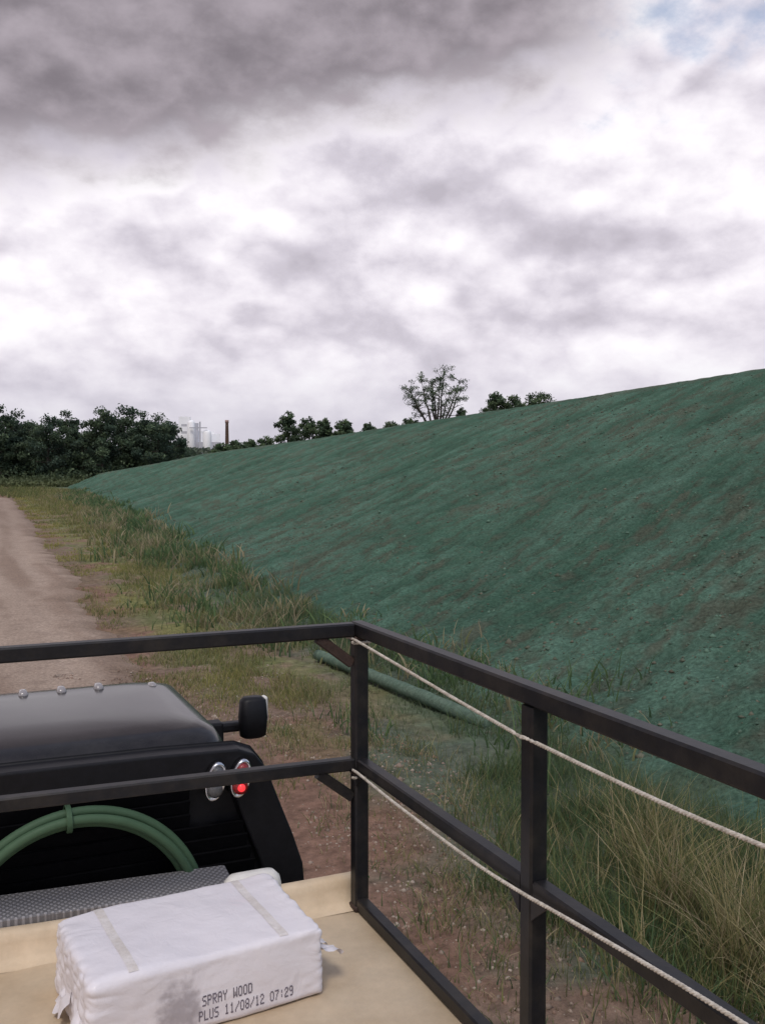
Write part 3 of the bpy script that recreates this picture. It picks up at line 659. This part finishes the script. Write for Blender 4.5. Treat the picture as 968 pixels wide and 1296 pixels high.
# ---------------------------------------------------------------- guard rail
def fr(x,off=0): return 3.041+(1.284-x)*SK+off
gr_=empty('guard_railing',(1.284,3.041,DZ),'black square tube guard railing around the tank top','railing')
tz,mz=CH-.54,CH-1.004;T_=.047;LX=-.93
bar('top_rail',(LX,fr(LX),tz-.02),(1.284-.026,fr(1.284),tz),T_,T_,M_rail,gr_)
bar('middle_rail',(LX,fr(LX),mz),(1.284-.026,fr(1.284),mz+.0),T_*.9,T_*.9,M_rail,gr_)
bar('top_rail',(1.284,3.041+.025,tz+.002),(1.284,-1.2,tz+.002),T_,T_,M_rail,gr_)
for a,b in((3.014,1.983),(1.927,.59),(.53,-1.2)): bar('middle_rail',(1.284,a,mz),(1.284,b,mz),T_*.9,T_*.9,M_rail,gr_)
for a,b in((3.014,1.983),(1.927,.59),(.53,-1.2)): bar('bottom_rail',(1.284,a,DZ+.026),(1.284,b,DZ+.026),T_*.9,T_*.9,M_rail,gr_)
for a,b in((1.284,3.041),(1.284,1.955),(1.284,.56)): bar('post',(a,b,DZ+.001),(a,b,tz-.024),.050,.050,M_rail,gr_)
bar('post',(LX,fr(LX),DZ+.001),(LX,fr(LX),tz-.046),.050,.050,M_rail,gr_)
for zz in(tz,mz):
    bar('corner_brace',(1.284-.15,fr(1.13)-.004,zz-.022),(1.284-.03,3.043,zz-.115),.03,.035,M_rust if zz==tz else M_rail,gr_)
for yy,s in((1.955,1),(1.955,-1),(3.041,-1)):
    V=[(1.284-.024,yy+s*.026,mz-.020),(1.284-.024,yy+s*.09,mz-.020),(1.284-.024,yy+s*.026,mz-.075)];V+=[(a+.006,b,c) for a,b,c in V]
    mesh_obj('gusset',V,[(0,1,2),(3,5,4),(0,3,4,1),(1,4,5,2),(2,5,3,0)],M_rail,False,gr_)
for zz in(tz-.03,mz-.026,DZ+.012):
    V,F=loft([rrect(1.284-a,1.284+a,3.041-a,3.041+a,.006,zz+z,2) for a,z in((.0265,-.012),(.0295,-.006),(.0295,.004),(.0265,.008))]);mesh_obj('weld_bead',V,F,M_rust,True,gr_)
def rope(ctrl,label):
    C_=[Vector(c) for c in ctrl];pts=[]
    for i in range(len(C_)-1):
        p0=C_[max(i-1,0)];p1=C_[i];p2=C_[i+1];p3=C_[min(i+2,len(C_)-1)];m_=max(4,int((p2-p1).length/.004))
        for k in range(m_):
            t=k/m_;pts.append(.5*((2*p1)+(p2-p0)*t+(2*p0-5*p1+4*p2-p3)*t*t+(3*p1-p0-3*p2+p3)*t**3))
    pts.append(C_[-1]);parts=[];L_=[0]
    for i in range(1,len(pts)):L_.append(L_[-1]+(pts[i]-pts[i-1]).length)
    for s in range(3):
        q=[]
        for i,p in enumerate(pts):
            t=(pts[min(i+1,len(pts)-1)]-pts[max(i-1,0)]).normalized();sd_,u=frame(t);a=L_[i]/.030*2*math.pi+s*2.094
            q.append(p+(sd_*math.cos(a)+u*math.sin(a))*.0025)
        parts.append(tube_geo(q,.0027,6))
    V,F=merge(parts);o_=mesh_obj('rope',V,F,M_rope,True);tag(o_,label,'rope',group='ropes strung along the guard railing');return o_
xr=1.284-.033
def wrap(z,n_=1):
    return [(1.284+.033*sx,3.041+.033*sy,z+.004*i) for i,(sx,sy) in enumerate([(-1,-1),(1,-1),(1,1),(-1,1)]*n_)]
rope([(1.245,3.004,CH-.575)]+wrap(CH-.582,1)+[(xr,3.0,CH-.570),(xr,2.7,CH-.590),(xr,2.3,CH-.618),(xr-.002,1.99,CH-.636),(xr-.004,1.955,CH-.637),(xr,1.9,CH-.637),(xr,1.4,CH-.640),(xr,.9,CH-.622),(xr,.6,CH-.61),(xr-.002,.52,CH-.61)],'twisted off white rope tied below the top rail')
rope([(1.245,3.004,CH-1.04)]+wrap(CH-1.045,1)+[(xr,3.0,CH-1.020),(xr-.006,2.67,CH-1.024),(xr-.006,2.2,CH-1.026),(xr-.004,1.955,CH-1.016),(xr,1.8,CH-1.005),(xr,1.4,CH-.972),(xr,1.0,CH-.955),(xr,.5,CH-.96)],'twisted off white rope running beside the middle rail')
# ---------------------------------------------------------------- bale
bc=Vector((.622,2.755,DZ+.103));bh=Vector((.335,.215,.102));BR=math.radians(5)
from mathutils import noise as mn
def bmap(p,off=0.0):
    r=.022
    q=Vector([max(-bh[i]+r,min(bh[i]-r,p[i])) for i in range(3)]);dv_=p-q
    nrm=dv_.normalized() if dv_.length>1e-9 else Vector((0,0,1))
    out=q+nrm*r if dv_.length>1e-9 else p.copy()
    endf=max(0,(abs(p.x)/bh.x-.72)/.28)
    side_=min(1,.9*abs(nrm.x)+.15*abs(nrm.y)+.04+.45*endf)
    nz=mn.noise(p*5)*.010+mn.noise(p*17+Vector((3,1,2)))*.0020+abs(mn.noise(Vector((p.x*14,p.y*30,p.z*34))))*.011*side_
    crown=.007*(1-(p.x/bh.x)**2)*(1-(p.y/bh.y)**2) if nrm.z>.5 else 0
    out=out+nrm*(nz+off);out.z+=crown
    out.z=max(out.z,-bh.z+.0005)
    return out
bm=bmesh.new();bmesh.ops.create_cube(bm,size=2)
for v in bm.verts:v.co=Vector((v.co.x*bh.x,v.co.y*bh.y,v.co.z*bh.z))
bmesh.ops.subdivide_edges(bm,edges=bm.edges[:],cuts=63,use_grid_fill=True)
for v in bm.verts:v.co=bmap(v.co.copy())
me=bpy.data.meshes.new('wrapper');bm.to_mesh(me);bm.free();me.polygons.foreach_set('use_smooth',[True]*len(me.polygons))
def paper():
    m=bpy.data.materials.new('white_paper_wrap');m.use_nodes=True;N=m.node_tree.nodes;L=m.node_tree.links;b=N['Principled BSDF'];b.inputs['Roughness'].default_value=.5;b.inputs['Coat Weight'].default_value=.1
    tc=N.new('ShaderNodeTexCoord')
    def nz(s,d,dist=0):
        n=N.new('ShaderNodeTexNoise');n.inputs['Scale'].default_value=s;n.inputs['Detail'].default_value=d;n.inputs['Distortion'].default_value=dist;L.new(tc.outputs['Object'],n.inputs['Vector']);return n
    n1=nz(5,5);mx=N.new('ShaderNodeMix');mx.data_type='RGBA';mx.inputs['A'].default_value=(.67,.635,.67,1);mx.inputs['B'].default_value=(.79,.755,.78,1);L.new(n1.outputs['Fac'],mx.inputs['Factor'])
    sub=N.new('ShaderNodeVectorMath');sub.operation='SUBTRACT';sub.inputs[1].default_value=(-.095,-.22,-.04);L.new(tc.outputs['Object'],sub.inputs[0])
    scl=N.new('ShaderNodeVectorMath');scl.operation='MULTIPLY';scl.inputs[1].default_value=(.85,1,.6);L.new(sub.outputs[0],scl.inputs[0])
    vm=N.new('ShaderNodeVectorMath');vm.operation='LENGTH';L.new(scl.outputs[0],vm.inputs[0])
    n2=nz(40,3);ad=N.new('ShaderNodeMath');ad.operation='MULTIPLY_ADD';ad.inputs[1].default_value=.09;L.new(n2.outputs['Fac'],ad.inputs[0]);L.new(vm.outputs['Value'],ad.inputs[2])
    mr_=N.new('ShaderNodeMapRange');mr_.interpolation_type='SMOOTHSTEP';mr_.inputs['From Min'].default_value=.125;mr_.inputs['From Max'].default_value=.060;mr_.inputs['To Max'].default_value=.72;L.new(ad.outputs[0],mr_.inputs['Value'])
    m2=N.new('ShaderNodeMix');m2.data_type='RGBA';L.new(mr_.outputs[0],m2.inputs['Factor']);L.new(mx.outputs['Result'],m2.inputs['A']);m2.inputs['B'].default_value=(.25,.22,.24,1)
    L.new(m2.outputs['Result'],b.inputs['Base Color'])
    n3=nz(12,5,1.0);n4=nz(60,3,.5);a2=N.new('ShaderNodeMath');a2.operation='MULTIPLY_ADD';a2.inputs[1].default_value=.2;L.new(n4.outputs['Fac'],a2.inputs[0]);L.new(n3.outputs['Fac'],a2.inputs[2])
    bp=N.new('ShaderNodeBump');bp.inputs['Strength'].default_value=.35;bp.inputs['Distance'].default_value=.012;L.new(a2.outputs[0],bp.inputs['Height']);L.new(bp.outputs[0],b.inputs['Normal'])
    return m
M_paper=paper();me.materials.append(M_paper)
bale=empty('mulch_bale',(bc.x,bc.y,DZ+.001),'white paper wrapped mulch bale with stamped date code','bale')
bale.rotation_euler=(0,0,BR)
def bchild(o_): o_.parent=bale;o_.location=(0,0,bh.z);return o_
bo=bpy.data.objects.new('wrapper',me);link(bo);bchild(bo)
def bmesh_obj(nm,V,F,mt,sm=True): return bchild(mesh_obj(nm,V,F,mt,sm))
def strip(xa,wid,off,ya=-.96,yb=.96,slant=0.0):
    V=[];F=[];n_=44
    for i in range(n_):
        f=i/(n_-1);y_=bh.y*(ya+(yb-ya)*f)
        for k in range(4):
            V.append(bmap(Vector((xa+slant*(f-.5)+wid*(k/3-.5),y_,bh.z)),off))
    for i in range(n_-1):
        for k in range(3):F.append((i*4+k,i*4+k+1,(i+1)*4+k+1,(i+1)*4+k))
    return V,F
for xa in(-.215,.215):
    V,F=strip(xa,.026,.0014);bmesh_obj('packing_tape',V,F,M_tape)
def flap(p,dx,dy,dz_,nm='wrapper_flap'):
    V=[];F=[];n_=9
    for i in range(n_):
        for j in range(n_):
            u_=i/(n_-1);v_=j/(n_-1)
            q=Vector(p)+Vector(dx)*u_+Vector(dy)*v_*(1-.5*u_)+Vector(dz_)*u_*u_
            q+=Vector((mn.noise(q*40),mn.noise(q*45+Vector((5,0,0))),mn.noise(q*38+Vector((0,7,0)))))*.014
            V.append(q)
    for i in range(n_-1):
        for j in range(n_-1):F.append((i*n_+j,i*n_+j+1,(i+1)*n_+j+1,(i+1)*n_+j))
    bmesh_obj(nm,V,F,M_paper)
flap((-bh.x+.01,-.02,.0),(-.045,-.01,-.05),(0,.16,-.03),(0,0,-.02))
flap((-bh.x+.01,-.19,.01),(-.040,-.02,-.05),(0,.15,0),(0,0,-.02))
flap((bh.x-.01,-.19,.03),(.085,.0,-.035),(0,.14,-.04),(0,0,.005))
flap((bh.x-.01,-.12,.05),(.075,.015,-.05),(0,.20,-.02),(0,0,-.02))
FONT={'S':'01111 10000 10000 01110 00001 00001 11110','P':'11110 10001 10001 11110 10000 10000 10000','R':'11110 10001 10001 11110 10100 10010 10001','A':'01110 10001 10001 11111 10001 10001 10001','Y':'10001 10001 01010 00100 00100 00100 00100','W':'10001 10001 10001 10101 10101 11011 10001','O':'01110 10001 10001 10001 10001 10001 01110','D':'11110 10001 10001 10001 10001 10001 11110','L':'10000 10000 10000 10000 10000 10000 11111','U':'10001 10001 10001 10001 10001 10001 01110','0':'01110 10001 10001 10001 10001 10001 01110','1':'00100 01100 00100 00100 00100 00100 01110','2':'01110 10001 00001 00110 01000 10000 11111','7':'11111 00001 00010 00100 00100 01000 01000','8':'01110 10001 10001 01110 10001 10001 01110','9':'01110 10001 10001 01111 00001 00001 01110','/':'00001 00001 00010 00100 01000 10000 10000',':':'00000 00100 00100 00000 00100 00100 00000',' ':'00000 '*7}
def dots(body,x,z,pitch=.0148,hh=.0285):
    V=[];F=[];dx=pitch/6.4;dz_=hh/7
    for ci,c in enumerate(body):
        for r,row in enumerate(FONT[c].split()):
            for k,b in enumerate(row):
                if b=='1':
                    cx_=x+ci*pitch+k*dx;cz_=z+(6-r)*dz_;o0=len(V)
                    for a_ in range(6):
                        an=a_*math.pi/3;V.append(bmap(Vector((cx_+math.cos(an)*dx*.76,-bh.y,cz_+math.sin(an)*dz_*.66)),.0010+.00003*((ci+k+r)%5)))
                    F.append(tuple(range(o0,o0+6)))
    bmesh_obj('printed_text',V,F,M_ink,False)
dots('SPRAY WOOD',-.032,-.032);dots('PLUS 11/08/12 07:29',-.042,-.072)
V,F=loft([rrect(.895-a,.895+a,3.03-b,3.03+b,min(a,b)*.9,DZ+z,6) for a,b,z in((.090,.030,.002),(.098,.036,.02),(.098,.036,.155),(.092,.033,.180),(.075,.024,.197),(.04,.010,.203))])
jug=mesh_obj('plastic_jug',V,F,M_jug,True);tag(jug,'low rounded off white plastic jug behind the paper bale','jug')
print('done')
